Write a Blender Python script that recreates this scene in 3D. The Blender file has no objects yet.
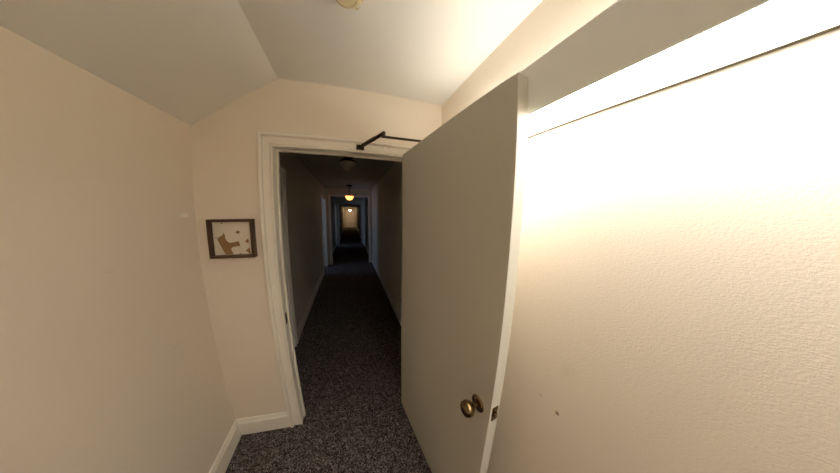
import bpy, bmesh, math
from mathutils import Vector, Matrix
S = bpy.context.scene
COL = S.collection

# ------------------------------------------------------------------ materials
def mat(name, color, rough=0.6, metal=0.0, bump=None, spec=0.4, emit=None, estr=0.0):
    m = bpy.data.materials.new(name); m.use_nodes = True
    nt = m.node_tree; b = nt.nodes['Principled BSDF']
    b.inputs['Base Color'].default_value = (*color, 1)
    b.inputs['Roughness'].default_value = rough
    b.inputs['Metallic'].default_value = metal
    b.inputs['Specular IOR Level'].default_value = spec
    if emit:
        b.inputs['Emission Color'].default_value = (*emit, 1)
        b.inputs['Emission Strength'].default_value = estr
    if bump:
        scale, strength, dist, stretch = bump
        tc = nt.nodes.new('ShaderNodeTexCoord'); mp = nt.nodes.new('ShaderNodeMapping')
        mp.inputs['Scale'].default_value = stretch
        n = nt.nodes.new('ShaderNodeTexNoise'); n.inputs['Scale'].default_value = scale
        n.inputs['Detail'].default_value = 2.0
        bp = nt.nodes.new('ShaderNodeBump'); bp.inputs['Strength'].default_value = strength
        bp.inputs['Distance'].default_value = dist
        nt.links.new(tc.outputs['Object'], mp.inputs['Vector'])
        nt.links.new(mp.outputs[0], n.inputs['Vector'])
        nt.links.new(n.outputs['Fac'], bp.inputs['Height'])
        nt.links.new(bp.outputs[0], b.inputs['Normal'])
    return m

def add_marks(m, marks):
    """Scuffs and stains with a shape of their own: (centre, radii, colour, amount) in wall coordinates."""
    nt = m.node_tree; b = nt.nodes['Principled BSDF']
    tc = nt.nodes.new('ShaderNodeTexCoord')
    cur = None; base = tuple(b.inputs['Base Color'].default_value)
    nz = nt.nodes.new('ShaderNodeTexNoise'); nz.inputs['Scale'].default_value = 40
    nt.links.new(tc.outputs['Object'], nz.inputs['Vector'])
    for c, rad, ang, colr, amt in marks:
        mp = nt.nodes.new('ShaderNodeMapping'); mp.vector_type = 'TEXTURE'
        mp.inputs['Location'].default_value = c
        mp.inputs['Rotation'].default_value = (ang, 0, 0)
        mp.inputs['Scale'].default_value = rad
        g = nt.nodes.new('ShaderNodeTexGradient'); g.gradient_type = 'SPHERICAL'
        r = nt.nodes.new('ShaderNodeMath'); r.operation = 'MULTIPLY'
        r2 = nt.nodes.new('ShaderNodeMath'); r2.operation = 'MULTIPLY'; r2.use_clamp = True
        nt.links.new(tc.outputs['Object'], mp.inputs['Vector']); nt.links.new(mp.outputs[0], g.inputs['Vector'])
        nt.links.new(g.outputs['Fac'], r.inputs[0]); nt.links.new(nz.outputs['Fac'], r.inputs[1])
        nt.links.new(r.outputs[0], r2.inputs[0]); r2.inputs[1].default_value = amt
        mx = nt.nodes.new('ShaderNodeMix'); mx.data_type = 'RGBA'
        nt.links.new(r2.outputs[0], mx.inputs[0])
        if cur: nt.links.new(cur, mx.inputs[6])
        else: mx.inputs[6].default_value = base
        mx.inputs[7].default_value = (*colr, 1)
        cur = mx.outputs[2]
    nt.links.new(cur, b.inputs['Base Color'])

WALL_COL = (0.81, 0.725, 0.615)
M = {}
M['wall_left'] = mat('painted_wall_left', WALL_COL, 0.55, bump=(170, 0.25, 0.0012, (1, 1, 1)))
M['wall_right'] = mat('painted_wall_right', WALL_COL, 0.5, bump=(220, 0.55, 0.0018, (1, 0.8, 1.35)))
M['wall'] = mat('painted_wall', WALL_COL, 0.6, bump=(170, 0.25, 0.0012, (1, 1, 1)))
M['ceiling'] = mat('ceiling_paint', (0.82, 0.80, 0.75), 0.7, bump=(60, 0.1, 0.001, (1, 1, 1)))
M['trim'] = mat('trim_paint', (0.87, 0.83, 0.74), 0.35)
M['door'] = mat('door_paint', (0.56, 0.535, 0.465), 0.42, bump=(90, 0.05, 0.0006, (1, 1, 1)))
M['board'] = mat('valance_paint', (0.86, 0.875, 0.85), 0.45)
M['brass'] = mat('aged_brass', (0.27, 0.185, 0.09), 0.24, 1.0)
M['dark_brass'] = mat('dark_brass', (0.16, 0.105, 0.05), 0.4, 1.0)
M['bronze'] = mat('dark_bronze_metal', (0.055, 0.035, 0.022), 0.42, 0.7)
M['steel'] = mat('screw_steel', (0.5, 0.48, 0.45), 0.35, 1.0)
M['screw_hole'] = mat('screw_hole_dark', (0.10, 0.08, 0.05), 0.9)
M['wood_frame'] = mat('dark_walnut', (0.075, 0.035, 0.018), 0.45)
M['mat_board'] = mat('cream_mat_board', (0.76, 0.70, 0.58), 0.8)
M['cork'] = mat('brown_felt', (0.30, 0.17, 0.075), 0.9)
M['white_dot'] = mat('pale_paper', (0.75, 0.72, 0.66), 0.7)
M['plastic'] = mat('yellowed_plastic', (0.66, 0.57, 0.36), 0.4)
M['tape'] = mat('paper_tape', (0.93, 0.88, 0.80), 0.6)
M['rim'] = mat('fixture_rim', (0.16, 0.145, 0.09), 0.8)
M['housing'] = mat('white_enamel', (0.86, 0.86, 0.84), 0.4)
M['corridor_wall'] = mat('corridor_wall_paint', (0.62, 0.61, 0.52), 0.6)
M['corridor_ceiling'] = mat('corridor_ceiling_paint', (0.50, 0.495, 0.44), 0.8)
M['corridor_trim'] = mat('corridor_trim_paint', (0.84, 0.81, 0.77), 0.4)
M['glass_lit'] = mat('lit_amber_glass', (0.8, 0.6, 0.35), 0.3, emit=(1.0, 0.40, 0.09), estr=2.4)
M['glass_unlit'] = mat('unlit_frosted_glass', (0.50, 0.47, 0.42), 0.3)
M['glass_far'] = mat('lit_white_glass', (0.8, 0.7, 0.6), 0.3, emit=(1.0, 0.64, 0.38), estr=34.0)
M['diffuser'] = mat('fixture_diffuser_lit', (0.8, 0.8, 0.8), 0.4, emit=(1.0, 0.95, 0.87), estr=15.0)
M['diffuser_edge_added_glow'] = mat('fixture_diffuser_edge_added_glow', (0.8, 0.8, 0.8), 0.4, emit=(1.0, 0.95, 0.87), estr=1.8)
M['tube'] = mat('fluorescent_tube_lit', (0.8, 0.8, 0.8), 0.4, emit=(1.0, 0.95, 0.87), estr=12.5)
M['pane'] = mat('daylit_pane', (0.5, 0.6, 0.7), 0.3, emit=(0.45, 0.62, 1.0), estr=1.7)

add_marks(M['wall_right'], [
    ((0.643, 0.326, 0.960), (0.02, 0.010, 0.010), 0, (0.20, 0.13, 0.08), 2.6),
    ((0.643, 0.33, 1.14), (0.02, 0.035, 0.05), 0.6, (0.60, 0.48, 0.36), 0.35),
    ((0.643, 0.40, 0.97), (0.02, 0.012, 0.009), 0, (0.45, 0.33, 0.22), 1.0),
])
add_marks(M['wall_left'], [
    ((-0.911, 1.098, 0.967), (0.02, 0.045, 0.0022), 0.18, (0.33, 0.24, 0.17), 1.2),
    ((-0.911, 0.889, 1.421), (0.02, 0.028, 0.0018), -0.1, (0.40, 0.30, 0.22), 1.0),
    ((-0.911, 1.300, 1.111), (0.02, 0.006, 0.004), 0, (0.85, 0.78, 0.68), 1.0),
])

def carpet_mat():
    m = bpy.data.materials.new('flecked_carpet'); m.use_nodes = True
    nt = m.node_tree; b = nt.nodes['Principled BSDF']
    b.inputs['Roughness'].default_value = 0.95; b.inputs['Specular IOR Level'].default_value = 0.1
    tc = nt.nodes.new('ShaderNodeTexCoord')
    n1 = nt.nodes.new('ShaderNodeTexNoise'); n1.inputs['Scale'].default_value = 64
    n1.inputs['Detail'].default_value = 1.5; n1.inputs['Distortion'].default_value = 2.2
    r1 = nt.nodes.new('ShaderNodeValToRGB')
    e = r1.color_ramp.elements
    e[0].position = 0.40; e[0].color = (0.028, 0.024, 0.023, 1)
    e[1].position = 0.66; e[1].color = (0.40, 0.35, 0.335, 1)
    k = e.new(0.52); k.color = (0.095, 0.081, 0.080, 1)
    n2 = nt.nodes.new('ShaderNodeTexNoise'); n2.inputs['Scale'].default_value = 420; n2.inputs['Detail'].default_value = 2
    mx = nt.nodes.new('ShaderNodeMix'); mx.data_type = 'RGBA'; mx.blend_type = 'MULTIPLY'; mx.inputs[0].default_value = 0.6
    r2 = nt.nodes.new('ShaderNodeValToRGB'); r2.color_ramp.elements[0].position = 0.3; r2.color_ramp.elements[1].position = 0.65
    r2.color_ramp.elements[0].color = (0.35, 0.35, 0.35, 1)
    bp = nt.nodes.new('ShaderNodeBump'); bp.inputs['Strength'].default_value = 0.6; bp.inputs['Distance'].default_value = 0.004
    for n in (n1, n2): nt.links.new(tc.outputs['Object'], n.inputs['Vector'])
    nt.links.new(n1.outputs['Fac'], r1.inputs[0]); nt.links.new(n2.outputs['Fac'], r2.inputs[0])
    nt.links.new(r1.outputs[0], mx.inputs[6]); nt.links.new(r2.outputs[0], mx.inputs[7])
    nt.links.new(mx.outputs[2], b.inputs['Base Color'])
    nt.links.new(n2.outputs['Fac'], bp.inputs['Height']); nt.links.new(bp.outputs[0], b.inputs['Normal'])
    return m
M['carpet'] = carpet_mat()

# ------------------------------------------------------------------ mesh helpers
def box(bm, x0, x1, y0, y1, z0, z1):
    vs = [bm.verts.new((x, y, z)) for z in (z0, z1) for y in (y0, y1) for x in (x0, x1)]
    for f in ((0, 2, 3, 1), (4, 5, 7, 6), (0, 1, 5, 4), (2, 6, 7, 3), (0, 4, 6, 2), (1, 3, 7, 5)):
        bm.faces.new([vs[i] for i in f])
def prism(bm, pts, axis, a, b):
    """Extrude a 2D outline along an axis (0 x, 1 y, 2 z) from a to b."""
    def P(p, t):
        if axis == 0: return (t, p[0], p[1])
        if axis == 1: return (p[0], t, p[1])
        return (p[0], p[1], t)
    A = [bm.verts.new(P(p, a)) for p in pts]; B = [bm.verts.new(P(p, b)) for p in pts]
    bm.faces.new(A); bm.faces.new(B[::-1])
    for i in range(len(pts)):
        j = (i + 1) % len(pts); bm.faces.new((A[i], B[i], B[j], A[j]))
def lathe(bm, prof, n=40, mtx=Matrix()):
    """Revolve (radius, height) points about local z, closed at both ends."""
    rings = []
    for r, h in prof:
        rings.append([bm.verts.new(mtx @ Vector((r * math.cos(2*math.pi*i/n), r * math.sin(2*math.pi*i/n), h))) for i in range(n)])
    for a, b in zip(rings, rings[1:]):
        for i in range(n):
            bm.faces.new((a[i], a[(i+1) % n], b[(i+1) % n], b[i]))
    bm.faces.new(rings[0][::-1]); bm.faces.new(rings[-1])
def rod(bm, a, b, r, n=16, r2=None):
    a, b = Vector(a), Vector(b); d = b - a
    m = Matrix.Translation(a) @ d.to_track_quat('Z', 'Y').to_matrix().to_4x4()
    lathe(bm, [(r, 0), (r2 or r, d.length)], n, m)
def bar(bm, a, b, w, h):
    """Flat bar from a to b, w wide in plan, h thick in z."""
    a, b = Vector(a), Vector(b); d = (b - a).normalized(); s = Vector((-d.y, d.x, 0)).normalized() * w / 2
    u = Vector((0, 0, h / 2))
    vs = [bm.verts.new(p + i * s + j * u) for p in (a, b) for i, j in ((-1, -1), (1, -1), (1, 1), (-1, 1))]
    for f in ((0, 1, 2, 3), (7, 6, 5, 4), (0, 4, 5, 1), (1, 5, 6, 2), (2, 6, 7, 3), (3, 7, 4, 0)):
        bm.faces.new([vs[i] for i in f])
def obj(name, bm, m, parent=None, bevel=0, smooth=False, seg=2, xf=None):
    if xf is not None:
        for v in bm.verts: v.co = xf @ v.co
    bmesh.ops.recalc_face_normals(bm, faces=bm.faces[:])
    me = bpy.data.meshes.new(name); bm.to_mesh(me); bm.free()
    me.materials.append(M[m] if isinstance(m, str) else m)
    o = bpy.data.objects.new(name, me); COL.objects.link(o)
    if parent: o.parent = parent
    if smooth:
        for p in me.polygons: p.use_smooth = True
        if hasattr(me, 'set_sharp_from_angle'): me.set_sharp_from_angle(angle=math.radians(35))
    if bevel:
        bv = o.modifiers.new('bevel', 'BEVEL'); bv.width = bevel; bv.segments = seg; bv.limit_method = 'ANGLE'
        bv.angle_limit = math.radians(40)
    return o
def tag(o, label=None, cat=None, kind=None, group=None):
    if label: o['label'] = label
    if cat: o['category'] = cat
    if kind: o['kind'] = kind
    if group: o['group'] = group
    return o
def empty(name, loc=(0, 0, 0), rz=0):
    e = bpy.data.objects.new(name, None); COL.objects.link(e); e.location = loc; e.rotation_euler = (0, 0, rz)
    e.empty_display_size = 0.1
    return e
NB = bmesh.new

# ------------------------------------------------------------------ measures (metres)
XL, XR, D = -0.911, 0.643, 1.387        # left wall, right wall, end wall
YB = -2.20                              # wall behind the camera
ZS, XC, ZC = 2.127, -0.4405, 2.443      # top of left wall, crease, flat ceiling
JL, JR, JZ = -0.460, 0.386, 2.026       # rebate edges of the doorway
WT = 0.075                               # end wall thickness

# ------------------------------------------------------------------ room shell
bm = NB(); box(bm, XL - .1, XR + .1, YB - .1, D, -0.08, 0)
tag(obj('floor', bm, 'carpet'), 'dark flecked carpet on the floor of the small entry room', 'floor', 'structure')
bm = NB(); box(bm, XL - .1, XL, YB - .1, D + WT, -0.08, ZS + .04)
tag(obj('wall_left', bm, 'wall_left'), 'beige painted wall on the left under the sloped ceiling', 'wall', 'structure')
bm = NB(); box(bm, XR, XR + .1, YB - .1, D + WT, -0.08, ZC + .1)
tag(obj('wall_right', bm, 'wall_right'), 'brightly lit textured beige wall on the right below the light fixture', 'wall', 'structure')
bm = NB(); box(bm, XL - .1, XR + .1, YB - .1, YB, -0.08, ZC + .1)
tag(obj('wall_back', bm, 'wall'), 'beige painted wall behind the viewpoint', 'wall', 'structure')
bm = NB()
k = (ZC - ZS) / (XC - XL)
JP, JQ, JT = JL - .012, JR + .012, JZ + .012
prism(bm, [(XL, -0.08), (JP, -0.08), (JP, JT), (JP, ZC + .1), (XC, ZC + .1), (XC, ZC), (XL, ZS)], 1, D, D + WT)
prism(bm, [(JP, JT), (JQ, JT), (JQ, ZC + .1), (JP, ZC + .1)], 1, D, D + WT)
prism(bm, [(JQ, -0.08), (XR, -0.08), (XR, ZC + .1), (JQ, ZC + .1)], 1, D, D + WT)
tag(obj('wall_front', bm, 'wall'), 'beige end wall with the corridor doorway in it', 'wall', 'structure')
bm = NB(); box(bm, XC, XR, YB, D, ZC, ZC + .1)
tag(obj('ceiling', bm, 'ceiling'), 'flat off-white ceiling panel with the round detector', 'ceiling', 'structure')
bm = NB(); prism(bm, [(XL, ZS), (XC, ZC), (XC, ZC + .1), (XL - .1, ZC + .1), (XL - .1, ZS + .04), (XL, ZS + .04)], 1, YB, D)
tag(obj('ceiling_slope', bm, 'ceiling'), 'sloping off-white ceiling panel above the left wall', 'ceiling', 'structure')

# baseboards: a moulded profile (distance from wall, height)
BP = [(0, 0), (.018, 0), (.018, .112), (.013, .122), (.010, .136), (.005, .145), (0, .145)]
bm = NB(); prism(bm, [(XL + a, b) for a, b in BP], 1, YB, D)
tag(obj('baseboard_left', bm, 'trim', bevel=.002), 'cream baseboard along the left wall', 'baseboard', 'structure')
bm = NB(); prism(bm, [(D - a, b) for a, b in BP], 0, XL + .004, JL - .083)
tag(obj('baseboard_front', bm, 'trim', bevel=.002), 'short cream baseboard between left corner and door casing', 'baseboard', 'structure')
bm = NB(); prism(bm, [(XR - a, b) for a, b in BP], 1, YB, D)
tag(obj('baseboard_right', bm, 'trim', bevel=.002), 'cream baseboard along the right wall', 'baseboard', 'structure')

# ------------------------------------------------------------------ door frame: moulded casing, jambs with stop, strike plate
CP = [(0.000, 0), (0.000, .008), (.003, .015), (.010, .017), (.014, .013), (.016, .007), (.019, .007), (.021, .011), (.055, .012),
      (.057, .007), (.060, .007), (.062, .021), (.067, .027), (.078, .027), (.083, .021), (.083, 0)]
def casing(bm, y, zbot=0.0, il=JL, ir=JR, iz=JZ, sgn=-1):
    rows = []
    for u, v in CP:
        yy = y + sgn * v
        rows.append([bm.verts.new(c) for c in ((il - u, yy, zbot), (il - u, yy, iz + u), (ir + u, yy, iz + u), (ir + u, yy, zbot))])
    n = len(rows)
    for i in range(n):
        a, b = rows[i], rows[(i + 1) % n]
        for j in range(3): bm.faces.new((a[j], a[j+1], b[j+1], b[j]))
    bm.faces.new([r[0] for r in rows]); bm.faces.new([r[3] for r in rows][::-1])
bm = NB(); casing(bm, D)
frame = tag(obj('trim_1', bm, 'trim'), 'cream moulded casing around the corridor doorway', 'door frame', 'structure')
bm = NB()                                   # jamb lining; the stop stands 12 mm proud behind the closed door's place
t = 0.0115
box(bm, JL - .012, JL, D - .001, D + WT + .001, 0, JZ)
box(bm, JR, JR + .012, D - .001, D + WT + .001, 0, JZ)
box(bm, JL - .012, JR + .012, D - .001, D + WT + .001, JZ, JZ + .012)
obj('jamb', bm, 'trim', frame, bevel=.0015)
bm = NB()
box(bm, JL, JL + t, D + .05, D + WT, 0, JZ - t)
box(bm, JR - t, JR, D + .05, D + WT, 0, JZ - t)
box(bm, JL, JR, D + .05, D + WT, JZ - t - .001, JZ)
obj('door_stop', bm, 'trim', frame, bevel=.0015)
bm = NB(); box(bm, JL - .001, JL + .0015, D + .006, D + .036, .875, .955)
sp = tag(obj('strike_plate', bm, 'dark_brass', frame, bevel=.0005), 'dark brass strike plate')
bm = NB(); box(bm, JL + .0014, JL + .0019, D + .012, D + .028, .895, .935)
obj('strike_opening', bm, 'screw_hole', sp)
for x in (.204, .245):
    bm = NB(); rod(bm, (x, D - .0115, 2.0755), (x, D - .0128, 2.0755), .0028)
    obj('screw_hole', bm, 'screw_hole', frame)

# ------------------------------------------------------------------ the open door
PH = 1.66437
d = Vector((-math.cos(PH), -math.sin(PH), 0)); DW = .9354; TH = .044
door = empty('door_1', (0.3375, 1.356, 0), math.atan2(d.y, d.x))
tag(door, 'flat beige painted door standing open towards the room, hinged on the right', 'door', 'structure')
bm = NB(); box(bm, 0, DW, 0, TH, .012, 2.039)
obj('door_panel', bm, 'door', door, bevel=.0025, seg=3)
bm = NB(); box(bm, DW - .0005, DW + .0012, .009, TH - .009, .912, .975)
lp = tag(obj('latch_plate', bm, 'brass', door, bevel=.0004), 'brass latch plate')
bm = NB(); prism(bm, [(.014, .932), (.030, .932), (.030, .968), (.014, .968)], 0, DW, DW + .004)
prism(bm, [(.015, .934), (.029, .934), (.026, .953), (.015, .953)], 0, DW + .004, DW + .011)
obj('latch_bolt', bm, 'brass', lp, bevel=.0015)
for zz in (.918, .969):
    bm = NB(); rod(bm, (DW + .001, TH/2, zz), (DW + .0018, TH/2, zz), .003); obj('screw', bm, 'dark_brass', lp)
def knob_set(side):
    """side -1: the face turned to the room's middle, +1: the face turned to the wall."""
    y0 = 0 if side < 0 else TH
    mt = Matrix.Translation((DW - .064, y0, .937)) @ Matrix.Rotation(math.radians(90 if side < 0 else -90), 4, 'X')
    b1 = NB(); lathe(b1, [(.0325, 0), (.0325, .002), (.030, .005), (.022, .0075), (.014, .009), (.012, .011)], 48, mt)
    rose = obj('knob_rose', b1, 'brass', door, smooth=True)
    b2 = NB(); lathe(b2, [(.0105, .008), (.0095, .016), (.0095, .026), (.014, .029), (.0235, .034), (.0290, .042), (.0305, .050),
                          (.0290, .058), (.0245, .0645), (.016, .0685), (.006, .070)], 48, mt)
    obj('door_knob', b2, 'brass', door, smooth=True)
knob_set(-1)
for zz in (.22, 1.05, 1.82):               # hinge barrels on the hidden hinge corner
    bm = NB(); rod(bm, (-.004, TH + .004, zz - .045), (-.004, TH + .004, zz + .045), .006)
    obj('hinge', bm, 'dark_brass', door)
# closer: body on the wall-side face near the top, two arms over the door top to a shoe on the head casing
inv = (Matrix.Translation(door.location) @ Matrix.Rotation(door.rotation_euler.z, 4, 'Z')).inverted()
cl = NB(); box(cl, .12, .34, TH, TH + .045, 1.955, 2.015)
closer = obj('door_closer', cl, 'bronze', door, bevel=.008, seg=3)
pin = Vector((.235, TH + .024, 2.064))
elbow = inv @ Vector((.168, 1.103, 2.070)); shoe = inv @ Vector((.070, D - .027, 2.072))
bm = NB(); rod(bm, (pin.x, pin.y, 2.015), (pin.x, pin.y, 2.068), .010); e2 = Vector((elbow.x, elbow.y, 2.050)); bar(bm, pin, e2 + (e2 - pin).normalized() * .012, .019, .008)
obj('main_arm', bm, 'bronze', closer, bevel=.0015)
bm = NB(); mid = elbow.lerp(shoe, .45)
rod(bm, elbow, mid, .0095); rod(bm, elbow.lerp(shoe, .38), shoe, .0115)
rod(bm, elbow + Vector((0, 0, -.020)), elbow + Vector((0, 0, .006)), .0095, 20)
obj('forearm', bm, 'bronze', closer, smooth=True)
bm = NB(); rod(bm, elbow + Vector((0, 0, .006)), elbow + Vector((0, 0, .0105)), .006, 12); obj('elbow_screw', bm, 'steel', closer, smooth=True)
bm = NB(); box(bm, .030, .080, D - .0165, D - .0118, 2.045, 2.078); box(bm, .038, .062, D - .034, D - .016, 2.052, 2.072)
obj('arm_shoe', bm, 'bronze', closer, bevel=.002, xf=inv)

# ------------------------------------------------------------------ valance light fixture on the right wall
ZB, ZT, XV = 1.9416, 2.0878, 0.4862
FY0, FY1 = -1.85, 1.12  # unseen run behind the camera lengthened to add fill light
fix = tag(empty('light_fixture', (XR, 0, ZB)), 'long lit fluorescent wall light behind a grey front board, above the open door edge', 'wall light')
L = Matrix.Translation((-XR, 0, -ZB))
bm = NB(); box(bm, XV, XV + .006, FY0, FY1, ZB - .001, ZT)
obj('front_board', bm, 'board', fix, bevel=.001, xf=L)
for y in (FY0, FY1 - .006):
    bm = NB(); box(bm, XV + .006, XR, y, y + .006, ZB, ZT - .012); tag(obj('end_cap', bm, 'board', fix, xf=L))
bm = NB(); box(bm, XR - .022, XR, FY0 + .006, FY1 - .006, ZB + .03, ZT - .03)
obj('mounting_channel', bm, 'housing', fix, xf=L)
bm = NB(); box(bm, XV + .006, XR - .022, FY0 + .006, FY1 - .006, ZB + .012, ZB + .015)  # unseen tray, added to block the diffuser's upward light
obj('added_light_block_tray', bm, 'housing', fix, xf=L)
bm = NB(); box(bm, XV + .007, XR - .055, FY0 + .007, FY1 - .007, ZB + .001, ZB + .004)
tag(obj('diffuser', bm, 'diffuser', fix, xf=L), 'glowing white diffuser panel')
bm = NB(); box(bm, XR - .055, XR - .010, FY0 + .006, FY1 - .006, ZB + .001, ZB + .004)  # strip given an added dim glow to stay white beside the wall
obj('diffuser_edge_added_glow', bm, 'diffuser_edge_added_glow', fix, xf=L)
bm = NB(); box(bm, XR - .010, XR, FY0 + .006, FY1 - .006, ZB + .0005, ZB + .012)
obj('wall_rim', bm, 'rim', fix, xf=L)
bm = NB(); rod(bm, (.572, FY0 + .03, 2.058), (.572, FY1 - .03, 2.058), .013, 20)
obj('fluorescent_tube', bm, 'tube', fix, smooth=True, xf=L)
for y in (FY0 + .012, FY1 - .03):
    bm = NB(); box(bm, .560, XR - .02, y, y + .016, 2.035, 2.070); obj('lamp_holder', bm, 'housing', fix, xf=L)

# ------------------------------------------------------------------ smoke detector on the ceiling
det = tag(empty('smoke_detector', (-.032, .742, ZC)), 'round cream smoke detector on the flat ceiling at the photo top edge', 'smoke detector')
bm = NB(); lathe(bm, [(.062, 0), (.062, -.008), (.058, -.012), (.050, -.012)][::-1], 48); obj('base_ring', bm, 'plastic', det, smooth=True)
bm = NB(); lathe(bm, [(.052, -.010), (.052, -.020), (.047, -.030), (.036, -.034), (.034, -.031), (.020, -.031), (.018, -.036), (.004, -.037)][::-1], 48)
obj('cover', bm, 'plastic', det, smooth=True)
bm = NB(); box(bm, .036, .058, .008, .020, -.030, -.010); obj('release_tab', bm, 'plastic', det, bevel=.002, xf=Matrix.Rotation(math.radians(42), 4, 'Z'))
det.rotation_euler.z = math.radians(-10)

# ------------------------------------------------------------------ framed shadow box with felt shapes
X0, X1, Z0, Z1 = -.833, -.581, 1.361, 1.592
FD = .040
pic = tag(empty('picture_frame', ((X0 + X1)/2, D, Z0)), 'dark wooden shadow box frame holding brown cut-out shapes on cream board', 'picture')
LP = Matrix.Translation((-(X0 + X1)/2, -D, -Z0))
w = .016
bm = NB()
out = [(X0, Z0), (X1, Z0), (X1, Z1), (X0, Z1)]; inn = [(X0 + w, Z0 + w), (X1 - w, Z0 + w), (X1 - w, Z1 - w), (X0 + w, Z1 - w)]
rings = [[bm.verts.new((x, y, z)) for x, z in pts] for pts, y in ((out, D), (out, D - FD), (inn, D - FD), (inn, D))]
for a, b in zip(rings, rings[1:] + rings[:1]):
    for i in range(4): bm.faces.new((a[i], a[(i+1) % 4], b[(i+1) % 4], b[i]))
obj('frame', bm, 'wood_frame', pic, bevel=.0012, xf=LP)
bm = NB(); box(bm, X0 + w, X1 - w, D - .010, D - .002, Z0 + w, Z1 - w); back = obj('backing_board', bm, 'mat_board', pic, xf=LP)
shapes = [
    [(-.796, 1.476), (-.780, 1.488), (-.761, 1.497), (-.757, 1.511), (-.752, 1.495), (-.751, 1.478), (-.744, 1.460), (-.728, 1.449),
     (-.705, 1.452), (-.679, 1.459), (-.673, 1.444), (-.672, 1.428), (-.692, 1.428), (-.710, 1.424), (-.721, 1.418), (-.724, 1.409),
     (-.719, 1.394), (-.714, 1.3785), (-.756, 1.3785), (-.768, 1.404), (-.782, 1.440)],
    [(-.688, 1.516), (-.676, 1.523), (-.664, 1.514), (-.675, 1.503), (-.687, 1.508)],
    [(-.640, 1.455), (-.634, 1.463), (-.624, 1.472), (-.620, 1.462), (-.623, 1.444), (-.630, 1.448)],
    [(-.643, 1.401), (-.630, 1.408), (-.619, 1.419), (-.616, 1.3785), (-.622, 1.3785), (-.630, 1.391)],
    [(-.682, 1.3785), (-.673, 1.386), (-.665, 1.3785)],
    [(-.768, 1.569), (-.757, 1.570), (-.758, 1.565), (-.766, 1.564)],
]
for s in shapes:
    bm = NB(); prism(bm, s, 1, D - .0125, D - .0098); tag(obj('felt_shape', bm, 'cork', back, xf=LP), 'brown cut-out shape')
bm = NB(); lathe(bm, [(.0085, 0), (.0085, .013)], 24, Matrix.Translation((-.797, D - .0098, 1.481)) @ Matrix.Rotation(math.radians(90), 4, 'X'))
disc = tag(obj('paper_disc', bm, 'white_dot', back, xf=LP), 'small white disc with a dark centre')
bm = NB(); lathe(bm, [(.003, 0), (.003, .001)], 16, Matrix.Translation((-.797, D - .0228, 1.481)) @ Matrix.Rotation(math.radians(90), 4, 'X'))
obj('disc_centre', bm, 'wood_frame', disc, xf=LP)

bm = NB(); box(bm, 0, .0012, -.031, .031, -.011, .011)
tp = obj('tape_strip', bm, 'tape', bevel=.0004); tp.location = (XL, 1.300, 1.619)
tag(tp, 'small pale strip of tape stuck on the left wall near the picture', 'tape')

# ------------------------------------------------------------------ corridor beyond the doorway (runs very slightly left and downhill)
KM = Matrix.Translation((0, D, 0)) @ Matrix.Rotation(.0115, 4, 'Z') @ Matrix.Rotation(-.020, 4, 'X') @ Matrix.Translation((0, -D, 0))
KL, KR, KZ = -.734, .665, 2.44
Y0, YE = D + WT, 26.0
def kobj(*a, **k): return obj(*a, xf=KM, **k)
def kstruct(name, bm, m, label, cat, **k): return tag(kobj(name, bm, m, **k), label, cat, 'structure')
bm = NB(); box(bm, KL - 2.2, KR + .1, D, YE + .1, -.1, 0)
kstruct('floor_corridor', bm, 'carpet', 'dark flecked carpet running down the corridor', 'floor')
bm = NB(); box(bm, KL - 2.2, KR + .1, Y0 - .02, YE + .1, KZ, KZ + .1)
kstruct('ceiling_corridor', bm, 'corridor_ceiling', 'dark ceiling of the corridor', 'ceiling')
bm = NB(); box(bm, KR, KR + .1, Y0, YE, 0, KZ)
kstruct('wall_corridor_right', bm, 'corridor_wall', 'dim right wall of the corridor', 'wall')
SIDE = [(5.60, 6.42), (10.35, 11.15)]
DR = (1.62, 2.45)
bm = NB()
segs = [(Y0, DR[0]), (DR[1], SIDE[0][0]), (SIDE[0][1], SIDE[1][0]), (SIDE[1][1], YE)]
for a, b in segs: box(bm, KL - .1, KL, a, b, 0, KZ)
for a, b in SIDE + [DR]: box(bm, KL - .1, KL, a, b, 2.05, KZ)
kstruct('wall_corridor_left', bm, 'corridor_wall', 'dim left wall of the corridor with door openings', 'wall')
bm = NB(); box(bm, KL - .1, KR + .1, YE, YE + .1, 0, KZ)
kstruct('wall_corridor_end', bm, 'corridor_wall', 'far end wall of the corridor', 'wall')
bm = NB()
for a, b in [(DR[1] + .09, SIDE[0][0] - .09), (SIDE[0][1] + .09, 6.60), (6.74, SIDE[1][0] - .09), (SIDE[1][1] + .09, YE)]:
    prism(bm, [(KL + u, v) for u, v in BP], 1, a, b)
kstruct('baseboard_corridor_left', bm, 'corridor_trim', 'baseboard along the corridor left wall', 'baseboard')
bm = NB()
for a, b in [(Y0, 6.60), (6.74, 11.3), (11.44, YE)]: prism(bm, [(KR - u, v) for u, v in BP], 1, a, b)
kstruct('baseboard_corridor_right', bm, 'corridor_trim', 'baseboard along the corridor right wall', 'baseboard')
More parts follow.
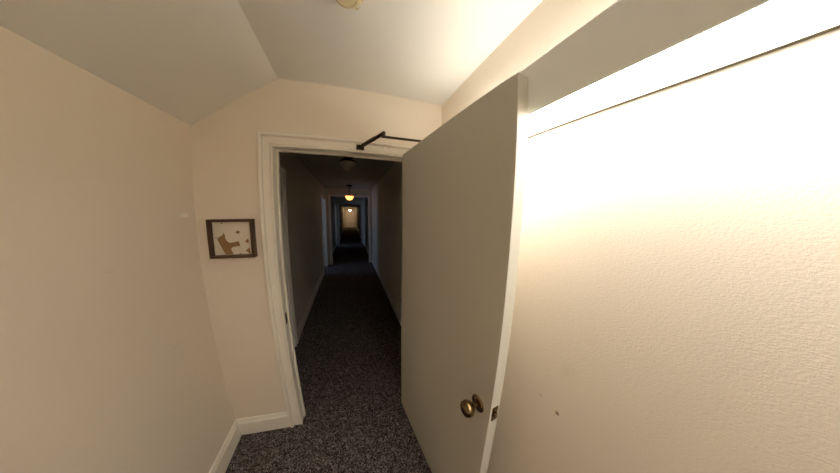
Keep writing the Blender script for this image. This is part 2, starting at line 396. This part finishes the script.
# closed door just inside on the left, with its casing
def side_casing(bm, y0, y1, top=2.05):
    for u0, u1, v in ((0, .020, .020), (.020, .060, .012), (.060, .085, .024)):
        box(bm, KL, KL + v, y0 - u1, y0 - u0, 0, top + u1); box(bm, KL, KL + v, y1 + u0, y1 + u1, 0, top + u1)
        box(bm, KL, KL + v, y0 - u0, y1 + u0, top + u0, top + u1)
bm = NB(); side_casing(bm, *DR); kstruct('trim_2', bm, 'corridor_trim', 'casing of the closed door just inside the corridor on the left', 'door frame')
d2 = tag(empty('door_2', tuple(KM @ Vector((KL - .06, DR[0], 0))), 0), 'closed door just inside the corridor on the left', 'door', 'structure')
L2 = Matrix.Translation(-d2.location) @ KM
bm = NB(); box(bm, KL - .075, KL - .035, DR[0] + .002, DR[1] - .002, .01, 2.048); obj('door_panel', bm, 'corridor_trim', d2, xf=L2)
bm = NB(); rod(bm, (KL - .036, DR[0] + .07, .95), (KL + .0, DR[0] + .07, .95), .012); rod(bm, (KL, DR[0] + .07, .95), (KL + .022, DR[0] + .07, .95), .026, 24)
obj('door_knob', bm, 'dark_brass', d2, xf=L2, smooth=True)
# side rooms with a daylit window each
for i, (a, b) in enumerate(SIDE):
    bm = NB()
    box(bm, KL - 1.7, KL - .1, a - .5, a - .4, 0, KZ); box(bm, KL - 1.7, KL - .1, b + .4, b + .5, 0, KZ); box(bm, KL - 1.8, KL - 1.7, a - .5, b + .5, 0, KZ)
    kstruct('wall_side_room', bm, 'corridor_wall', ('walls of the nearer side room left of the corridor', 'walls of the farther side room left of the corridor')[i], 'wall')
    bm = NB(); box(bm, KL - 1.70, KL - 1.685, a - .1, b + .1, .85, 1.95)
    wi = kstruct('window_%d' % (i + 1), bm, 'pane', ('bluish daylit window in the nearer side room', 'bluish daylit window in the farther side room')[i], 'window')
    bm = NB()
    box(bm, KL - 1.70, KL - 1.66, a - .17, a - .1, .78, 2.02); box(bm, KL - 1.70, KL - 1.66, b + .1, b + .17, .78, 2.02)
    box(bm, KL - 1.70, KL - 1.66, a - .1, b + .1, .78, .85); box(bm, KL - 1.70, KL - 1.66, a - .1, b + .1, 1.95, 2.02); box(bm, KL - 1.70, KL - 1.665, a - .1, b + .1, 1.39, 1.42)
    kobj('window_frame', bm, 'corridor_trim', parent=wi)
    bm = NB(); side_casing(bm, a, b); kstruct('trim_%d' % (i + 3), bm, 'corridor_trim', ('casing of the nearer side doorway in the corridor', 'casing of the farther side doorway in the corridor')[i], 'door frame')
# cased openings across the corridor
def portal(n, y, xl, xr, zt, label):
    bm = NB()
    box(bm, KL, xl, y, y + .14, 0, KZ); box(bm, xr, KR, y, y + .14, 0, KZ); box(bm, xl, xr, y, y + .14, zt, KZ)
    p = kstruct('wall_portal', bm, 'corridor_wall', label, 'archway')
    bm = NB(); c = .05
    box(bm, xl - c, xl + .012, y - .016, y + .15, 0, zt + .045); box(bm, xr - .012, xr + c, y - .016, y + .15, 0, zt + .045)
    box(bm, xl + .012, xr - .012, y - .016, y + .15, zt - .012, zt + .045)
    kobj('opening_casing', bm, 'corridor_trim', parent=p)
portal(5, 6.60, -.60, .57, 2.20, 'nearest cased opening across the corridor, lit by the amber lamp')
portal(6, 11.30, -.60, .58, 2.20, 'second cased opening across the corridor')
portal(7, 13.5, -.60, .58, 2.16, 'third cased opening far down the corridor')
# door at the far end
d3 = tag(empty('door_3', tuple(KM @ Vector((0, YE, 0)))), 'warmly lit door at the far end of the corridor', 'door', 'structure')
L3 = Matrix.Translation(-d3.location) @ KM
bm = NB(); box(bm, -.42, .40, YE - .04, YE, .01, 2.05)
for x in (-.33, .05):
    for z0, z1 in ((.25, .95), (1.1, 1.9)): box(bm, x, x + .26, YE - .05, YE - .04, z0, z1)
obj('door_panel', bm, 'corridor_trim', d3, xf=L3)
bm = NB(); box(bm, -.52, -.42, YE - .05, YE, 0, 2.15); box(bm, .40, .50, YE - .05, YE, 0, 2.15); box(bm, -.42, .40, YE - .05, YE, 2.05, 2.15)
obj('door_casing', bm, 'corridor_trim', d3, xf=L3)

# semi-flush corridor lamps: one of each kind built, copies linked below
def ceiling_lamp(y, x, glass, label, drop=.28):
    r = tag(empty('ceiling_lamp', tuple(KM @ Vector((x, y, KZ)))), label, 'ceiling lamp', group='semi-flush ceiling lamps along the corridor')
    b = NB(); lathe(b, [(.085, 0), (.082, -.012), (.05, -.035), (.02, -.045)][::-1], 32); obj('canopy', b, 'bronze', r, smooth=True)
    b = NB(); rod(b, (0, 0, -.045), (0, 0, -drop), .012); obj('stem', b, 'bronze', r)
    b = NB(); lathe(b, [(.03, -drop + .02), (.110, -drop), (.118, -drop - .012), (.112, -drop - .022)][::-1], 40); obj('rim', b, 'bronze', r, smooth=True)
    b = NB(); lathe(b, [(.108 * math.cos(t), -drop - .022 - .115 * math.sin(t)) for t in [i * math.pi / 2 / 10 for i in range(10)]][::-1], 40)
    obj('glass_bowl', b, glass, r, smooth=True)
    return r
ceiling_lamp(2.95, -.03, 'glass_unlit', 'unlit ceiling lamp nearest the doorway in the dark corridor', .06)
ceiling_lamp(5.80, -.02, 'glass_lit', 'glowing amber bowl ceiling lamp before the first cased opening', .28)
ceiling_lamp(24.6, -.01, 'glass_far', 'bright small ceiling lamp at the far end of the corridor', .28)

# ------------------------------------------------------------------ light balance: nothing but the lamps; a trace of ambient
w = bpy.data.worlds.new('world'); w.use_nodes = True; S.world = w
w.node_tree.nodes['Background'].inputs[0].default_value = (0.02, 0.022, 0.028, 1)
w.node_tree.nodes['Background'].inputs[1].default_value = 1.0

# ------------------------------------------------------------------ camera: wide-angle lens with its barrel distortion
cd = bpy.data.cameras.new('camera'); cam = bpy.data.objects.new('camera', cd); COL.objects.link(cam); S.camera = cam
cd.type = 'PANO'; cd.panorama_type = 'FISHEYE_LENS_POLYNOMIAL'
cd.sensor_width = 36; cd.sensor_fit = 'HORIZONTAL'; cd.fisheye_fov = math.radians(179)
q = 400 * 36 / 840
cd.fisheye_polynomial_k0 = 0
cd.fisheye_polynomial_k1 = -2.1633679608723555 / q
cd.fisheye_polynomial_k2 = 0.8821894571435107 / q**2
cd.fisheye_polynomial_k3 = 0.1763307080658067 / q**3
cd.fisheye_polynomial_k4 = -0.15661612436409267 / q**4
cd.clip_start = 0.01; cd.clip_end = 100
yaw, pitch, roll = 0.33936269, 0.12791523, 0.02034191
f = Vector((math.sin(yaw)*math.cos(pitch), math.cos(yaw)*math.cos(pitch), -math.sin(pitch)))
r = Vector((math.cos(yaw), -math.sin(yaw), 0)); u = r.cross(f)
r2 = math.cos(roll)*r + math.sin(roll)*u; u2 = -math.sin(roll)*r + math.cos(roll)*u
m = Matrix((r2, u2, -f)).transposed().to_4x4(); m.translation = (0, 0, 1.64739)
cam.matrix_world = m

vs = S.view_settings
S.display_settings.display_device = 'sRGB'
vs.view_transform = 'Standard'; vs.look = 'None'; vs.exposure = 0.60; vs.gamma = 1.0; vs.use_curve_mapping = False
S.cycles.max_bounces = 12; S.cycles.diffuse_bounces = 8; S.cycles.use_denoising = True
S.cycles.sample_clamp_indirect = 5
